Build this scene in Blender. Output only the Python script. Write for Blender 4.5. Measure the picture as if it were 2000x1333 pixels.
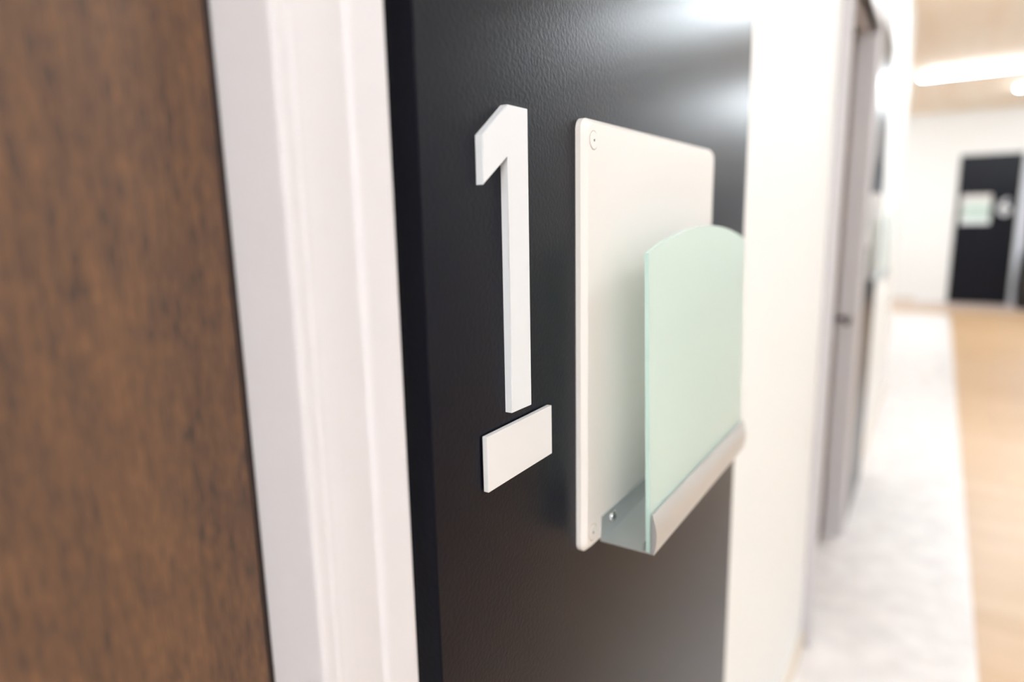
import bpy, bmesh, math, random
from mathutils import Vector, Matrix
random.seed(4)
S = bpy.context.scene
C = S.collection
for o in list(bpy.data.objects): bpy.data.objects.remove(o)

# ------------------------------------------------------------------ camera, world, exposure
EYE = 1.5
cam_d = bpy.data.cameras.new('camera'); cam = bpy.data.objects.new('camera', cam_d); C.objects.link(cam)
S.camera = cam
cam_d.sensor_width = 36.0; cam_d.lens = 23.134; cam_d.clip_start = 0.01; cam_d.clip_end = 100
# axes of the camera (right, down, forward) in world space
AX = ((0.53910174, -0.84199214, -0.02045824), (-0.16519402, -0.0818878, -0.9828557), (0.8258815, 0.5332388, -0.18323791))
r_, d_, f_ = (Vector(a).normalized() for a in AX)
M = Matrix((( r_.x, -d_.x, -f_.x, 0), (r_.y, -d_.y, -f_.y, -0.27), (r_.z, -d_.z, -f_.z, EYE), (0, 0, 0, 1)))
cam.matrix_world = M
cam_d.dof.use_dof = True; cam_d.dof.focus_distance = 0.52; cam_d.dof.aperture_fstop = 2.0

W = bpy.data.worlds.new('daylight'); S.world = W; W.use_nodes = True
W.node_tree.nodes['Background'].inputs[0].default_value = (0.62, 0.78, 1.0, 1)
W.node_tree.nodes['Background'].inputs[1].default_value = 1.3
S.view_settings.view_transform = 'Standard'; S.view_settings.look = 'None'
S.view_settings.gamma = 1.0; S.view_settings.use_curve_mapping = False
S.view_settings.exposure = 0.0
LAMP = 99.0

# ------------------------------------------------------------------ materials
def s2l(c):
    return tuple(((v/255)/12.92 if v/255 <= .04045 else ((v/255+.055)/1.055)**2.4) for v in c) + (1,)
def mat(name, col, rough=.5, metal=0.0, spec=.5):
    m = bpy.data.materials.new(name); m.use_nodes = True
    b = m.node_tree.nodes['Principled BSDF']
    b.inputs['Base Color'].default_value = s2l(col); b.inputs['Roughness'].default_value = rough
    b.inputs['Metallic'].default_value = metal; b.inputs['Specular IOR Level'].default_value = spec
    return m
def nd(m, t, **kw):
    n = m.node_tree.nodes.new(t)
    for k, v in kw.items():
        if hasattr(n, k) and k not in ('Scale',): setattr(n, k, v)
        else: n.inputs[k].default_value = v
    return n
def bump(m, scale, strength, dist=.0005, stretch=(1,1,1), detail=3):
    t = m.node_tree; L = t.links
    tc = nd(m, 'ShaderNodeTexCoord'); mp = nd(m, 'ShaderNodeMapping'); mp.inputs['Scale'].default_value = stretch
    n = nd(m, 'ShaderNodeTexNoise'); n.inputs['Scale'].default_value = scale; n.inputs['Detail'].default_value = detail
    b = nd(m, 'ShaderNodeBump'); b.inputs['Strength'].default_value = strength; b.inputs['Distance'].default_value = dist
    L.new(tc.outputs['Object'], mp.inputs[0]); L.new(mp.outputs[0], n.inputs['Vector'])
    L.new(n.outputs[0], b.inputs['Height']); L.new(b.outputs[0], t.nodes['Principled BSDF'].inputs['Normal'])
    return n
def mottled(m, c1, c2, scale, stretch=(1,1,1), detail=4, lo=.3, hi=.7):
    t = m.node_tree; L = t.links
    tc = nd(m, 'ShaderNodeTexCoord'); mp = nd(m, 'ShaderNodeMapping'); mp.inputs['Scale'].default_value = stretch
    n = nd(m, 'ShaderNodeTexNoise'); n.inputs['Scale'].default_value = scale; n.inputs['Detail'].default_value = detail
    r = nd(m, 'ShaderNodeValToRGB'); r.color_ramp.elements[0].color = s2l(c1); r.color_ramp.elements[1].color = s2l(c2)
    r.color_ramp.elements[0].position = lo; r.color_ramp.elements[1].position = hi
    L.new(tc.outputs['Object'], mp.inputs[0]); L.new(mp.outputs[0], n.inputs['Vector'])
    L.new(n.outputs[0], r.inputs[0]); L.new(r.outputs[0], t.nodes['Principled BSDF'].inputs['Base Color'])
    return r

m_wall = mat('cream_wall_paint', (244, 243, 241), .6, spec=.3); bump(m_wall, 900, .15, .0003)
m_ceil = mat('beige_ceiling', (240, 222, 202), .7, spec=.2); mottled(m_ceil, (246, 224, 200), (252, 238, 220), 1.5, (.3, 3, 1))
m_white = mat('white_frame_paint', (208, 203, 205), .38); 
m_base = mat('cream_baseboard', (226, 212, 196), .5)
m_black = mat('black_satin_board_paint', (11, 12, 22), .285, spec=.14)
def board_bump():
    t = m_black.node_tree; L = t.links
    tc = nd(m_black, 'ShaderNodeTexCoord')
    n = nd(m_black, 'ShaderNodeTexNoise'); n.inputs['Scale'].default_value = 260; n.inputs['Detail'].default_value = 2.5; n.inputs['Roughness'].default_value = .45
    b = nd(m_black, 'ShaderNodeBump'); b.inputs['Strength'].default_value = .35; b.inputs['Distance'].default_value = .0006
    L.new(tc.outputs['Object'], n.inputs['Vector']); L.new(n.outputs[0], b.inputs['Height'])
    L.new(b.outputs[0], t.nodes['Principled BSDF'].inputs['Normal'])
board_bump()
m_digit = mat('white_acrylic_digit', (222, 222, 225), .3); 
m_plaque = mat('white_plastic_plaque', (222, 219, 219), .35)
m_pad = mat('black_foam_pad', (14, 14, 18), .8)
m_panel = mat('off_white_laminate', (227, 221, 217), .42); bump(m_panel, 1500, .08, .0002)
m_chrome = mat('chrome', (200, 202, 205), .14, 1.0)
m_hole = mat('dark_screw_socket', (25, 22, 22), .5)
m_alu = mat('anodised_aluminium', (214, 216, 218), .42, .85); bump(m_alu, 900, .05, .0001, (.05, 1, 1))
m_handle = mat('black_lever_handle', (22, 19, 16), .35)
m_bin = mat('black_plastic', (10, 10, 12), .5)
m_doorgrey = mat('pale_door_frame', (215, 220, 232), .4)

# dark oak veneer: long fibres with short dark pores
m_oak = mat('dark_oak_veneer', (132, 98, 74), .5, spec=.35)
def oak():
    t = m_oak.node_tree; L = t.links; P = t.nodes['Principled BSDF']
    tc = nd(m_oak, 'ShaderNodeTexCoord')
    def noise(sc, scale, detail, rough=.5):
        mp = nd(m_oak, 'ShaderNodeMapping'); mp.inputs['Scale'].default_value = sc
        mp.inputs['Rotation'].default_value = (0, 0, 0)
        n = nd(m_oak, 'ShaderNodeTexNoise'); n.inputs['Scale'].default_value = scale; n.inputs['Detail'].default_value = detail
        n.inputs['Roughness'].default_value = rough; n.inputs['Distortion'].default_value = .25
        L.new(tc.outputs['Object'], mp.inputs[0]); L.new(mp.outputs[0], n.inputs['Vector']); return n
    a = noise((1, 1, .10), 900, 2.5, .55); b = noise((1, 1, .10), 300, 3); c = noise((1, 1, .10), 40, 3)
    r1 = nd(m_oak, 'ShaderNodeValToRGB'); e = r1.color_ramp.elements
    e[0].position = .38; e[0].color = s2l((62, 48, 43)); e[1].position = .62; e[1].color = s2l((114, 82, 58))
    x = nd(m_oak, 'ShaderNodeMath', operation='MULTIPLY_ADD'); x.inputs[1].default_value = .55
    y = nd(m_oak, 'ShaderNodeMath', operation='MULTIPLY_ADD'); y.inputs[1].default_value = .33
    z = nd(m_oak, 'ShaderNodeMath', operation='MULTIPLY'); z.inputs[1].default_value = .12
    L.new(c.outputs[0], z.inputs[0]); L.new(b.outputs[0], y.inputs[0]); L.new(z.outputs[0], y.inputs[2])
    L.new(a.outputs[0], x.inputs[0]); L.new(y.outputs[0], x.inputs[2]); L.new(x.outputs[0], r1.inputs[0])
    L.new(r1.outputs[0], P.inputs['Base Color'])
    bp = nd(m_oak, 'ShaderNodeBump'); bp.inputs['Strength'].default_value = .15; bp.inputs['Distance'].default_value = .0003
    L.new(x.outputs[0], bp.inputs['Height']); L.new(bp.outputs[0], P.inputs['Normal'])
oak()

# floors
m_vinyl = mat('pale_speckled_vinyl', (226, 220, 218), .35); mottled(m_vinyl, (218, 211, 209), (238, 232, 228), 9, detail=8)
m_border = mat('pinkish_vinyl_border', (214, 194, 182), .4); mottled(m_border, (205, 184, 172), (222, 204, 192), 12)
m_wood = mat('light_oak_floor', (224, 188, 142), .35)
def woodfloor():
    t = m_wood.node_tree; L = t.links; P = t.nodes['Principled BSDF']
    tc = nd(m_wood, 'ShaderNodeTexCoord'); mp = nd(m_wood, 'ShaderNodeMapping'); mp.inputs['Rotation'].default_value = (0, 0, math.radians(90))
    br = nd(m_wood, 'ShaderNodeTexBrick'); br.offset = .37; br.inputs['Scale'].default_value = 1.0
    br.inputs['Brick Width'].default_value = 1.1; br.inputs['Row Height'].default_value = .13; br.inputs['Mortar Size'].default_value = .0012
    br.inputs['Color1'].default_value = s2l((212, 178, 142)); br.inputs['Color2'].default_value = s2l((200, 164, 124)); br.inputs['Mortar'].default_value = s2l((180, 140, 96))
    mp2 = nd(m_wood, 'ShaderNodeMapping'); mp2.inputs['Scale'].default_value = (12, 1, 1)
    n = nd(m_wood, 'ShaderNodeTexNoise'); n.inputs['Scale'].default_value = 3; n.inputs['Detail'].default_value = 5
    r = nd(m_wood, 'ShaderNodeValToRGB'); r.color_ramp.elements[0].color = (.86, .84, .8, 1); r.color_ramp.elements[1].color = (1.05, 1.05, 1.05, 1)
    mx = nd(m_wood, 'ShaderNodeMix', data_type='RGBA', blend_type='MULTIPLY'); mx.inputs[0].default_value = 1
    L.new(tc.outputs['Object'], mp.inputs[0]); L.new(mp.outputs[0], br.inputs['Vector'])
    L.new(tc.outputs['Object'], mp2.inputs[0]); L.new(mp2.outputs[0], n.inputs['Vector']); L.new(n.outputs[0], r.inputs[0])
    L.new(br.outputs['Color'], mx.inputs[6]); L.new(r.outputs[0], mx.inputs[7]); L.new(mx.outputs[2], P.inputs['Base Color'])
woodfloor()

# lamp diffuser
m_lamp = bpy.data.materials.new('lit_opal_diffuser'); m_lamp.use_nodes = True
p = m_lamp.node_tree.nodes['Principled BSDF']; p.inputs['Base Color'].default_value = (.9, .9, .9, 1)
p.inputs['Emission Color'].default_value = (.84, .93, 1.0, 1); p.inputs['Emission Strength'].default_value = LAMP

# frosted green-tinted glass face, and its brighter polished edge
def frosted(name, col, dif, rough, k_dif, gl=.12):
    m = bpy.data.materials.new(name); m.use_nodes = True; t = m.node_tree; L = t.links; t.nodes.clear()
    out = t.nodes.new('ShaderNodeOutputMaterial')
    tr = t.nodes.new('ShaderNodeBsdfTranslucent'); tr.inputs[0].default_value = s2l(col)
    df = t.nodes.new('ShaderNodeBsdfDiffuse'); df.inputs[0].default_value = s2l(dif)
    g = t.nodes.new('ShaderNodeBsdfGlossy'); g.inputs['Roughness'].default_value = rough; g.inputs[0].default_value = (1, 1, 1, 1)
    fr = t.nodes.new('ShaderNodeFresnel'); fr.inputs[0].default_value = 1.45
    fm = t.nodes.new('ShaderNodeMath'); fm.operation = 'MULTIPLY'; fm.inputs[1].default_value = gl*5
    a = t.nodes.new('ShaderNodeMixShader'); a.inputs[0].default_value = k_dif
    b = t.nodes.new('ShaderNodeMixShader')
    L.new(tr.outputs[0], a.inputs[1]); L.new(df.outputs[0], a.inputs[2])
    L.new(fr.outputs[0], fm.inputs[0]); L.new(fm.outputs[0], b.inputs[0])
    L.new(a.outputs[0], b.inputs[1]); L.new(g.outputs[0], b.inputs[2]); L.new(b.outputs[0], out.inputs[0])
    return m
m_glass = frosted('frosted_green_glass', (246, 255, 251), (236, 250, 243), .35, .45)
m_edge = frosted('polished_glass_edge', (226, 249, 243), (226, 249, 243), .1, .5, .2)
m_pane = bpy.data.materials.new('clear_window_glass'); m_pane.use_nodes = True
pb = m_pane.node_tree.nodes['Principled BSDF']; pb.inputs['Transmission Weight'].default_value = 1; pb.inputs['Roughness'].default_value = 0.02; pb.inputs['IOR'].default_value = 1.1

# ------------------------------------------------------------------ helpers
def link(name, bm, m, parent=None, smooth=False):
    me = bpy.data.meshes.new(name); bmesh.ops.recalc_face_normals(bm, faces=bm.faces)
    bm.to_mesh(me); bm.free()
    for k in (m if isinstance(m, (list, tuple)) else [m]): me.materials.append(k)
    if smooth:
        for p in me.polygons: p.use_smooth = True
    o = bpy.data.objects.new(name, me); C.objects.link(o)
    if parent: o.parent = parent
    return o
def tag(o, label, cat, group=None, kind=None):
    o['label'] = label; o['category'] = cat
    if group: o['group'] = group
    if kind: o['kind'] = kind
    return o
def empty(name, loc, label, cat, group=None, kind=None):
    o = bpy.data.objects.new(name, None); C.objects.link(o); o.location = loc; o.empty_display_size = .05
    return tag(o, label, cat, group, kind)
def bx(bm, x0, x1, y0, y1, z0, z1, bev=0, seg=2, mi=0):
    r = bmesh.ops.create_cube(bm, size=1); vs = r['verts']
    for v in vs: v.co = Vector(((x0+x1)/2 + v.co.x*(x1-x0), (y0+y1)/2 + v.co.y*(y1-y0), (z0+z1)/2 + v.co.z*(z1-z0)))
    fs = set(f for v in vs for f in v.link_faces)
    for f in fs: f.material_index = mi
    if bev:
        es = list(set(e for v in vs for e in v.link_edges))
        bmesh.ops.bevel(bm, geom=es, offset=bev, segments=seg, affect='EDGES', profile=.5)
def box(name, x0, x1, y0, y1, z0, z1, m, parent=None, bev=0, seg=2):
    bm = bmesh.new(); bx(bm, x0, x1, y0, y1, z0, z1, bev, seg); return link(name, bm, m, parent)
def prism(bm, pts, axis, a, b, mi=0):
    """extrude a polygon along an axis: pts are the two other coordinates in order"""
    def P(p, t):
        return {'x': (t, p[0], p[1]), 'y': (p[0], t, p[1]), 'z': (p[0], p[1], t)}[axis]
    A = [bm.verts.new(P(p, a)) for p in pts]; B = [bm.verts.new(P(p, b)) for p in pts]
    fs = [bm.faces.new(A), bm.faces.new(B[::-1])]
    for i in range(len(pts)):
        j = (i+1) % len(pts); fs.append(bm.faces.new((A[i], A[j], B[j], B[i])))
    for f in fs: f.material_index = mi
    return A, B, fs
def disc(bm, x, y0, y1, z, r, n=32, r1=None):
    """cylinder / cone with its axis along y"""
    r1 = r if r1 is None else r1
    A = [bm.verts.new((x+r*math.cos(t), y0, z+r*math.sin(t))) for t in [2*math.pi*i/n for i in range(n)]]
    B = [bm.verts.new((x+r1*math.cos(t), y1, z+r1*math.sin(t))) for t in [2*math.pi*i/n for i in range(n)]]
    bm.faces.new(A); bm.faces.new(B[::-1])
    for i in range(n): bm.faces.new((A[i], A[(i+1) % n], B[(i+1) % n], B[i]))

# ------------------------------------------------------------------ the setting
WY = .025                      # plane of the left wall; the black boards stand 25 mm proud of it
CZ = 3.0                       # ceiling height
RW = -2.3                      # plane of the right wall
HEAD = 2.22                    # height of door openings
# left wall with two door openings
bm = bmesh.new()
bx(bm, -4.0, -.718, WY, WY+.16, 0, CZ); bx(bm, .236, 2.332, WY, WY+.16, 0, CZ); bx(bm, 3.218, 6.45, WY, WY+.16, 0, CZ)
bx(bm, -.718, .236, WY, WY+.16, HEAD+.018, CZ); bx(bm, 2.332, 3.218, WY, WY+.16, HEAD+.018, CZ)
tag(link('wall_left', bm, m_wall), 'long cream corridor wall on the left carrying the doors and black panels', 'wall', kind='structure')
tag(box('wall_alcove', 6.45, 13.1, 2.4, 2.56, 0, CZ, m_wall), 'cream side wall of the open area past the corridor corner', 'wall', kind='structure')
tag(box('wall_alcove_return', 6.29, 6.45, WY+.16, 2.4, 0, CZ, m_wall), 'cream return wall behind the end of the corridor wall', 'wall', kind='structure')
tag(box('wall_right', -4.0, 13.1, RW-.16, RW, 0, CZ, m_wall), 'cream wall on the opposite side of the corridor', 'wall', kind='structure')
tag(box('wall_back', -4.16, -4.0, RW-.16, WY+.16, 0, CZ, m_wall), 'cream wall closing the corridor behind the viewer', 'wall', kind='structure')
FX = 12.9
bm = bmesh.new()
bx(bm, FX, FX+.2, -1.38, 2.4, 0, CZ); bx(bm, FX, FX+.2, -2.3, -2.2, 0, CZ); bx(bm, FX, FX+.2, -2.2, -1.38, 2.25, CZ)
tag(link('wall_end', bm, m_wall), 'bright cream wall at the far end of the corridor', 'wall', kind='structure')
tag(box('ceiling', -4.16, 13.1, RW-.16, 2.56, CZ, CZ+.1, m_ceil), 'beige ceiling above the corridor', 'ceiling', kind='structure')
bm = bmesh.new()
def fl(x0, x1, y0, y1, mi): bx(bm, x0, x1, y0, y1, -.08, 0, mi=mi)
fl(-4.16, 11.35, -.495, 2.56, 0); fl(-4.16, 11.35, RW-.16, -.495, 1); fl(11.35, 11.95, RW-.16, 2.56, 1); fl(11.95, 13.1, RW-.16, 2.56, 2)
tag(link('floor', bm, [m_vinyl, m_wood, m_border]), 'floor with pale vinyl walkway along the wall beside light oak', 'floor', kind='structure')
def baseboard(name, x0, x1, y0, y1, label):
    tag(box(name, x0, x1, y0, y1, 0, .06, m_base, bev=.002), label, 'baseboard', kind='structure')
baseboard('baseboard_left', 1.135, 2.28, WY-.012, WY, 'cream baseboard under the blank wall between near panel and second door')
baseboard('baseboard_left_far', 4.12, 6.45, WY-.012, WY, 'cream baseboard under the wall beyond the second black panel')
baseboard('baseboard_end', FX-.014, FX, .0, 2.4, 'low baseboard on the far end wall left of the dark panel')
baseboard('baseboard_right', -4, FX, RW, RW+.012, 'baseboard along the opposite corridor wall')

# door casing: moulded profile (x from the opening outwards, y towards the corridor negative)
PROF = [(0, .010), (0, .0034), (.0005, .0020), (.0016, .0009), (.0032, .0004), (.0085, .0000), (.0091, -.0006), (.0098, -.0010),
        (.0108, -.0011), (.0125, -.0011), (.0155, -.0017), (.0200, -.0023), (.0260, -.0026), (.0320, -.0027), (.0405, -.0027), (.0416, -.0031), (.0426, -.0042), (.0440, -.0054), (.0462, -.0061),
        (.0500, -.0066), (.0550, -.0074), (.0600, -.0084), (.0638, -.0092), (.0658, -.0090), (.067, -.0078), (.067, .025)]
def casing_leg(name, parent, xin, sgn, rev):
    bm = bmesh.new()
    pts = [(xin+sgn*a, b) for a, b in PROF] + [(xin+sgn*.018, .025), (xin+sgn*.018, rev), (xin, rev)]
    prism(bm, pts, 'z', 0, HEAD)
    return link(name, bm, m_white, parent)
def door_frame(n, x0, x1, rev, label):
    """white frame: jamb lining with moulded casing on both sides and over the head"""
    t = empty('trim_%d' % n, (0, 0, 0), label, 'door frame', kind='structure')
    casing_leg('jamb_casing', t, x1, 1, rev); casing_leg('jamb_casing', t, x0, -1, rev)
    bm = bmesh.new()
    bx(bm, x0-.067, x1+.067, -.0088, WY, HEAD, HEAD+.067, .002)
    bx(bm, x0, x1, -.0, rev, HEAD, HEAD+.018)
    link('head_casing', bm, m_white, t)
    return t
door_frame(1, -.70, .218, .095, 'white moulded door frame beside the brown oak door')
door_frame(2, 2.35, 3.2, .16, 'white moulded frame of the second door along the corridor')

# ------------------------------------------------------------------ doors
d1 = empty('door_1', (-.24, .065, 0), 'brown oak veneered door at the left edge of the picture', 'door', kind='structure')
def leaf(parent, x0, x1, y0, y1, m):
    bm = bmesh.new(); bx(bm, x0, x1, y0, y1, .006, HEAD-.004, .005, 5)
    o = link('leaf', bm, m); o.parent = parent; o.matrix_parent_inverse = parent.matrix_basis.inverted(); return o
def keep(o, parent):
    o.parent = parent; o.matrix_parent_inverse = parent.matrix_basis.inverted(); return o
leaf(d1, -.697, .2160, .0455, .0855, m_oak)
m_leaf_edge_shade = mat('dark_brown_leaf_edge_shade', (34, 22, 18), .7)
keep(box('leaf_edge_shade', .2150, .2180, .0462, .060, .006, HEAD-.004, m_leaf_edge_shade, bev=.0008), d1)  # dark strip standing in for the shading along the leaf's rounded edge
d2 = empty('door_2', (2.775, .098, 0), 'recessed brown door with black lever in the second frame', 'door', kind='structure')
leaf(d2, 2.353, 3.197, .078, .118, m_oak)
def lever(parent, x, z, y, sgn=-1):
    bm = bmesh.new(); disc(bm, x, y, y-.008, z, .026, 28); keep(link('handle_rose', bm, m_handle), parent)
    bm = bmesh.new(); disc(bm, x, y-.008, y-.056, z, .010, 20)
    bx(bm, x-(.115 if sgn < 0 else -.0)-.0, x+.010 if sgn < 0 else x+.115, y-.070, y-.050, z-.012, z+.012, .006, 3)
    keep(link('handle', bm, m_handle), parent)
lever(d2, 3.07, 1.055, .078)
bm = bmesh.new(); disc(bm, 3.07, .078, .071, .985, .024, 28); keep(link('key_rosette', bm, m_chrome), d2)

# glazed door at the far end, right of the dark panel
d3 = empty('door_3', (FX, -1.79, 0), 'glazed door letting in daylight at the far right end', 'door', kind='structure')
bm = bmesh.new(); bx(bm, FX-.012, FX+.1, -1.38, -1.29, 0, 2.32, .003); bx(bm, FX-.012, FX+.1, -2.29, -2.2, 0, 2.32, .003); bx(bm, FX-.012, FX+.1, -2.2, -1.38, 2.23, 2.32, .003)
keep(link('frame', bm, m_doorgrey), d3)
bm = bmesh.new(); bx(bm, FX+.04, FX+.08, -1.47, -1.38, .004, 2.23); bx(bm, FX+.04, FX+.08, -2.2, -2.1, .004, 2.23); bx(bm, FX+.04, FX+.08, -2.1, -1.47, .004, .25); bx(bm, FX+.04, FX+.08, -2.1, -1.47, 2.1, 2.23)
keep(link('leaf', bm, m_oak), d3)
keep(box('pane', FX+.055, FX+.065, -2.1, -1.47, .25, 2.1, m_pane), d3)

# ------------------------------------------------------------------ black boards
def board(x0, x1, y0, y1, label, h=2.33, group=None):
    bm = bmesh.new(); bx(bm, x0, x1, y0, y1, 0.0, h, .0012, 2)
    o = link('wall_board', bm, m_black); return tag(o, label, 'wall panel', group)
board(.3180, 1.1270, 0, WY, 'large black satin wall board beside the near door, carrying the number 1')
board(3.300, 4.110, 0, WY, 'black board beside the second door, seen almost edge-on')
board(FX-.025, FX, -1.262, -.462, 'black board on the far end wall beside the glazed door')

tag(box('wall_board', 6.9, 8.9, RW, RW+.025, 0, 1.95, m_black, bev=.002), 'unseen black wall board added on the opposite side for the near board to reflect', 'wall panel')  # added out of view so the near board has something dark to reflect
# ------------------------------------------------------------------ numbers and plaques
def digit_mesh(bm, pts, y0, y1):
    A, B, fs = prism(bm, pts, 'y', y0, y1)
    fe = [e for e in fs[1].edges]
    bmesh.ops.bevel(bm, geom=fe, offset=.0005, segments=2, affect='EDGES')
bm = bmesh.new()
ONE = [(.4364, .0794), (.4093, .0792), (.3774, .0558), (.3772, .0231), (.4079, .0445), (.4070, -.1466), (.4356, -.1472)]
digit_mesh(bm, [(x, z+EYE) for x, z in ONE], 0, -.0062)
tag(link('door_number', bm, m_digit), 'tall raised white digit 1 on the near black board', 'number')

def plaque(x0, x1, z0, z1, label, parentY=0):
    t = empty('name_plaque', ((x0+x1)/2, parentY, z0), label, 'plaque')
    keep(box('face_plate', x0, x1, parentY-.0056, parentY-.0012, z0, z1, m_plaque, bev=.0004), t)
    keep(box('mounting_pad', x0+.002, x1-.002, parentY-.0012, parentY, z0+.002, z1-.002, m_pad), t)
    return t
plaque(.3735, .4692, EYE-.1990, EYE-.1562, 'small blank white plaque right below the digit 1')

# ------------------------------------------------------------------ sign holder
def rr(x0, x1, z0, z1, r, n=6):
    p = []
    for cx, cz, a0 in ((x1-r, z1-r, 0), (x0+r, z1-r, 90), (x0+r, z0+r, 180), (x1-r, z0+r, 270)):
        for i in range(n+1):
            a = math.radians(a0+90*i/n); p.append((cx+r*math.cos(a), cz+r*math.sin(a)))
    return p
def sign_holder(label):
    t = empty('sign_holder', (.5246, 0, EYE-.318), label, 'sign holder')
    x0, x1, z0, z1 = .5250, .9110, EYE-.3195, EYE+.0840
    # back plate: square-edged rear, chamfered front
    bm = bmesh.new()
    rings = []
    for y, i in ((0, 0), (-.0050, 0), (-.0093, .0036), (-.0100, .0048)):
        rings.append([bm.verts.new((a, y, b)) for a, b in rr(x0+i, x1-i, z0+i, z1-i, .0100)])
    n = len(rings[0])
    bm.faces.new(rings[0]); bm.faces.new(rings[-1][::-1])
    for A, B in zip(rings, rings[1:]):
        for i in range(n): bm.faces.new((A[i], A[(i+1) % n], B[(i+1) % n], B[i]))
    bp = keep(link('back_plate', bm, m_panel), t)
    YF = -.0100
    # countersunk screw covers near the left corners
    for zc in (EYE+.0655, EYE-.3020):
        bm = bmesh.new()
        # shallow ring groove drawn by a raised, rounded cap with a small gap ring
        disc(bm, .5405, YF-.0001, YF-.0007, zc, .0077, 40, .0072)
        cap = keep(link('screw_cover', bm, m_panel), t)
        bm = bmesh.new()
        N = 40
        ring = []
        for r in (.0077, .0082):
            ring.append([bm.verts.new((.5405+r*math.cos(2*math.pi*i/N), YF-.00012, zc+r*math.sin(2*math.pi*i/N))) for i in range(N)])
            ring.append([bm.verts.new((.5405+r*math.cos(2*math.pi*i/N), YF+.0004, zc+r*math.sin(2*math.pi*i/N))) for i in range(N)])
        for i in range(N):
            j = (i+1) % N
            bm.faces.new((ring[0][i], ring[0][j], ring[2][j], ring[2][i]))
            bm.faces.new((ring[2][i], ring[2][j], ring[3][j], ring[3][i]))
            bm.faces.new((ring[3][i], ring[3][j], ring[1][j], ring[1][i]))
            bm.faces.new((ring[1][i], ring[1][j], ring[0][j], ring[0][i]))
        o = link('gap_ring', bm, m_gap); o.parent = cap; o.matrix_parent_inverse = (t.matrix_basis @ cap.matrix_parent_inverse @ cap.matrix_basis).inverted()
        bm = bmesh.new(); disc(bm, .5405, YF-.0006, YF-.00085, zc, .0012, 6)
        o = link('hex_socket', bm, m_hole); o.parent = cap; o.matrix_parent_inverse = (t.matrix_basis @ cap.matrix_parent_inverse @ cap.matrix_basis).inverted()
    # aluminium tray: rear flange, floor, inner upstand and curved front lip, one extrusion
    zb = EYE-.3190; tx0, tx1 = .5575, .9000
    prof = [(YF, EYE-.2930), (YF, zb), (-.0660, zb)]
    # outer bulging face of the lip
    H = .0405
    for i in range(1, 12):
        s = i/12; prof.append((-.0660-.0035*math.sin(math.pi*s)*1.0 + .0020*s, zb+H*s))
    prof += [(-.0640, zb+H), (-.0632, zb+H), (-.0632, zb+.0015), (-.0558, zb+.0015), (-.0558, zb+.0110), (-.0548, zb+.0110), (-.0548, zb+.0012), (YF-.0012, zb+.0012), (YF-.0012, EYE-.2930)]
    bm = bmesh.new(); prism(bm, prof, 'x', tx0, tx1); keep(link('tray', bm, m_alu), t)
    for sx in (.5835, .875):
        bm = bmesh.new()
        yb = YF-.0012; zc = EYE-.3025
        prevR = None; N = 32; rings = []
        for r, y in ((.0060, yb), (.0060, yb-.0010), (.0055, yb-.0021), (.0044, yb-.0029), (.0024, yb-.0032)):
            rings.append([bm.verts.new((sx+r*math.cos(2*math.pi*i/N), y, zc+r*math.sin(2*math.pi*i/N))) for i in range(N)])
        for A, B in zip(rings, rings[1:]):
            for i in range(N): bm.faces.new((A[i], A[(i+1) % N], B[(i+1) % N], B[i]))
        bm.faces.new(rings[-1][::-1]); bm.faces.new(rings[0])
        sc = keep(link('screw', bm, m_chrome, smooth=True), t)
        bm = bmesh.new(); bx(bm, sx-.0028, sx+.0028, yb-.0034, yb-.0028, zc-.0004, zc+.0004); bx(bm, sx-.0004, sx+.0004, yb-.0034, yb-.0028, zc-.0028, zc+.0028)
        o = link('cross_slot', bm, m_hole); o.parent = sc; o.matrix_parent_inverse = (t.matrix_basis @ sc.matrix_parent_inverse @ sc.matrix_basis).inverted()
    # frosted glass leaning slightly back, arched top
    gx0, gx1 = .5575, .8990; TH = .0042
    zs, zp = EYE-.0325, EYE-.0120; zbt = zb+.0016
    def gy(z): return -.0620 + (z-zbt)/(zs-zbt)*.0062
    top = []
    n = 28
    for i in range(n+1):
        s = i/n; x = gx0+(gx1-gx0)*s; top.append((x, zs+(zp-zs)*(1-(2*s-1)**2)))
    poly = [(gx0, zbt), (gx1, zbt)] + top[::-1]
    bm = bmesh.new()
    A = [bm.verts.new((x, gy(z), z)) for x, z in poly]; B = [bm.verts.new((x, gy(z)+TH, z)) for x, z in poly]
    f1 = bm.faces.new(A); f2 = bm.faces.new(B[::-1]); f1.material_index = f2.material_index = 0
    for i in range(len(poly)):
        j = (i+1) % len(poly); f = bm.faces.new((A[i], A[j], B[j], B[i])); f.material_index = 1
    g = keep(link('glass_pane', bm, [m_glass, m_edge]), t)
    g['label'] = 'frosted pale green glass with an arched top'
    return t
m_gap = mat('screw_cover_gap', (150, 128, 108), .6)
holder = sign_holder('off-white sign holder with arched frosted glass on the near black board')

def copy_tree(o, parent=None):
    c = o.copy(); C.objects.link(c)
    if parent:
        inv = o.matrix_parent_inverse.copy(); c.parent = parent; c.matrix_parent_inverse = inv
    for ch in list(o.children): copy_tree(ch, c)
    return c
h2 = copy_tree(holder); h2.location.x += 2.98
tag(h2, 'sign holder with greenish glass edge on the black board past the second door', 'sign holder')
h3 = copy_tree(holder)
# on the end wall: turned to face the viewer
h3.rotation_euler = (0, 0, math.radians(-90)); h3.location = (FX-.025, -.520, EYE-.235)
h3.scale = (1.03, 1.0, 1.12)
tag(h3, 'pale square sign holder on the distant black board', 'sign holder')

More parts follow.
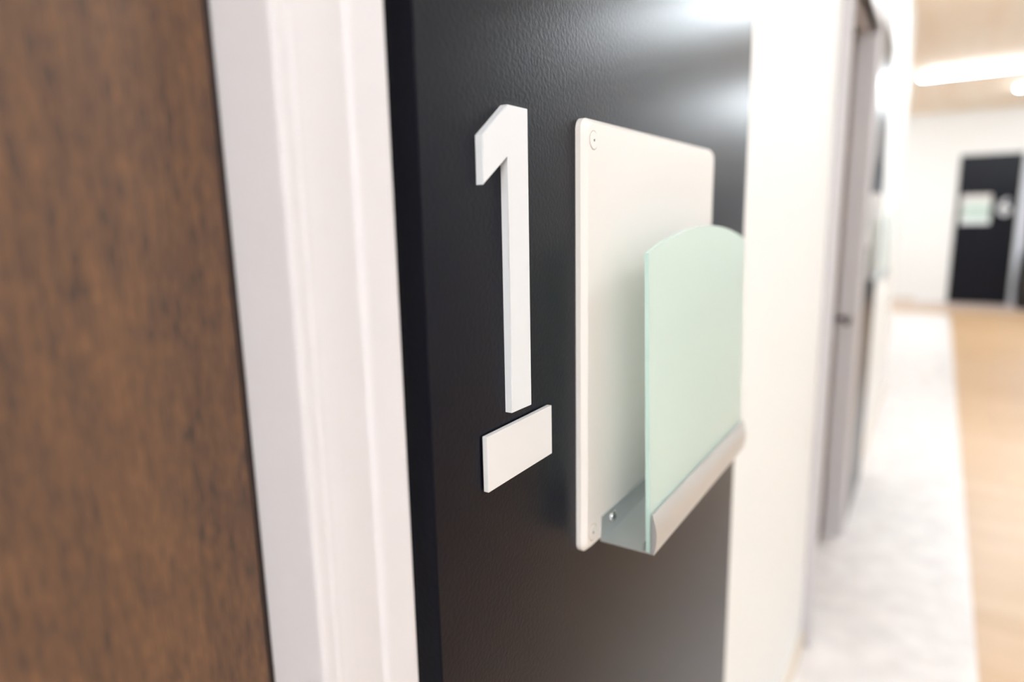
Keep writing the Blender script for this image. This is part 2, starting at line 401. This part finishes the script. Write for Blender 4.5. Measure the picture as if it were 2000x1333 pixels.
def glyph(ch, size, depth, name, m):
    cu = bpy.data.curves.new(name, 'FONT'); cu.body = ch; cu.size = size; cu.extrude = depth/2; cu.offset = size*.018; cu.align_x = 'CENTER'
    tmp = bpy.data.objects.new(name, cu); C.objects.link(tmp)
    bpy.context.view_layer.update()
    me = bpy.data.meshes.new_from_object(tmp.evaluated_get(bpy.context.evaluated_depsgraph_get()))
    bpy.data.objects.remove(tmp); me.materials.clear(); me.materials.append(m)
    o = bpy.data.objects.new(name, me); C.objects.link(o); return o
g = glyph('2', .315, .006, 'door_number', m_digit); g.rotation_euler = (math.radians(90), 0, 0); g.location = (3.395, -.003, EYE-.147)
tag(g, 'raised white digit on the board past the second door, seen edge-on', 'number')
g = glyph('6', .36, .006, 'door_number', m_digit); g.rotation_euler = (math.radians(90), 0, math.radians(-90)); g.location = (FX-.028, -1.09, EYE-.10)
tag(g, 'blurred white digit beside the pale sign holder at the far end', 'number')

# ------------------------------------------------------------------ lamps
def lamp(x, y0, y1, label):
    t = empty('ceiling_lamp', (x, (y0+y1)/2, CZ), label, 'ceiling lamp', 'linear ceiling lamps across the corridor')
    keep(box('housing', x-.045, x+.045, y0, y1, CZ-.045, CZ, m_white, bev=.003), t)
    keep(box('diffuser', x-.040, x+.040, y0+.01, y1-.01, CZ-.065, CZ-.045, m_lamp, bev=.006), t)
    return t
lamp(9.03, -2.2, .06, 'long lit ceiling lamp crossing the corridor in the middle distance')
lamp(10.54, -2.2, -.92, 'lit ceiling lamp just entering the right edge behind the longer one')
for x, y1 in ((5.0, -.25), (1.75, -1.2), (-1.3, -.25), (-3.6, -.25)):  # first is inferred from the board's reflection; the rest are added to light jambs and wall
    lamp(x, -2.2, y1, 'unseen linear ceiling lamp set above or before the frame to light the corridor')
lamp(11.4, 1.1, 2.1, 'unseen linear ceiling lamp added to brighten the open area beyond the corridor corner')  # added out of view to lift the light at the far end

# ------------------------------------------------------------------ black bin at the far right
bm = bmesh.new()
N = 32; rings = []
for r, z in ((.12, 0), (.15, .05), (.165, .30), (.16, .55), (.145, .80), (.12, .88), (.03, .90)):
    rings.append([bm.verts.new((12.45+r*math.cos(2*math.pi*i/N), -1.46+r*math.sin(2*math.pi*i/N), z)) for i in range(N)])
for A, B in zip(rings, rings[1:]):
    for i in range(N): bm.faces.new((A[i], A[(i+1) % N], B[(i+1) % N], B[i]))
bm.faces.new(rings[0]); bm.faces.new(rings[-1])
tag(link('waste_bin', bm, m_bin, smooth=True), 'black rounded bin cut off by the right edge in the far distance', 'bin')
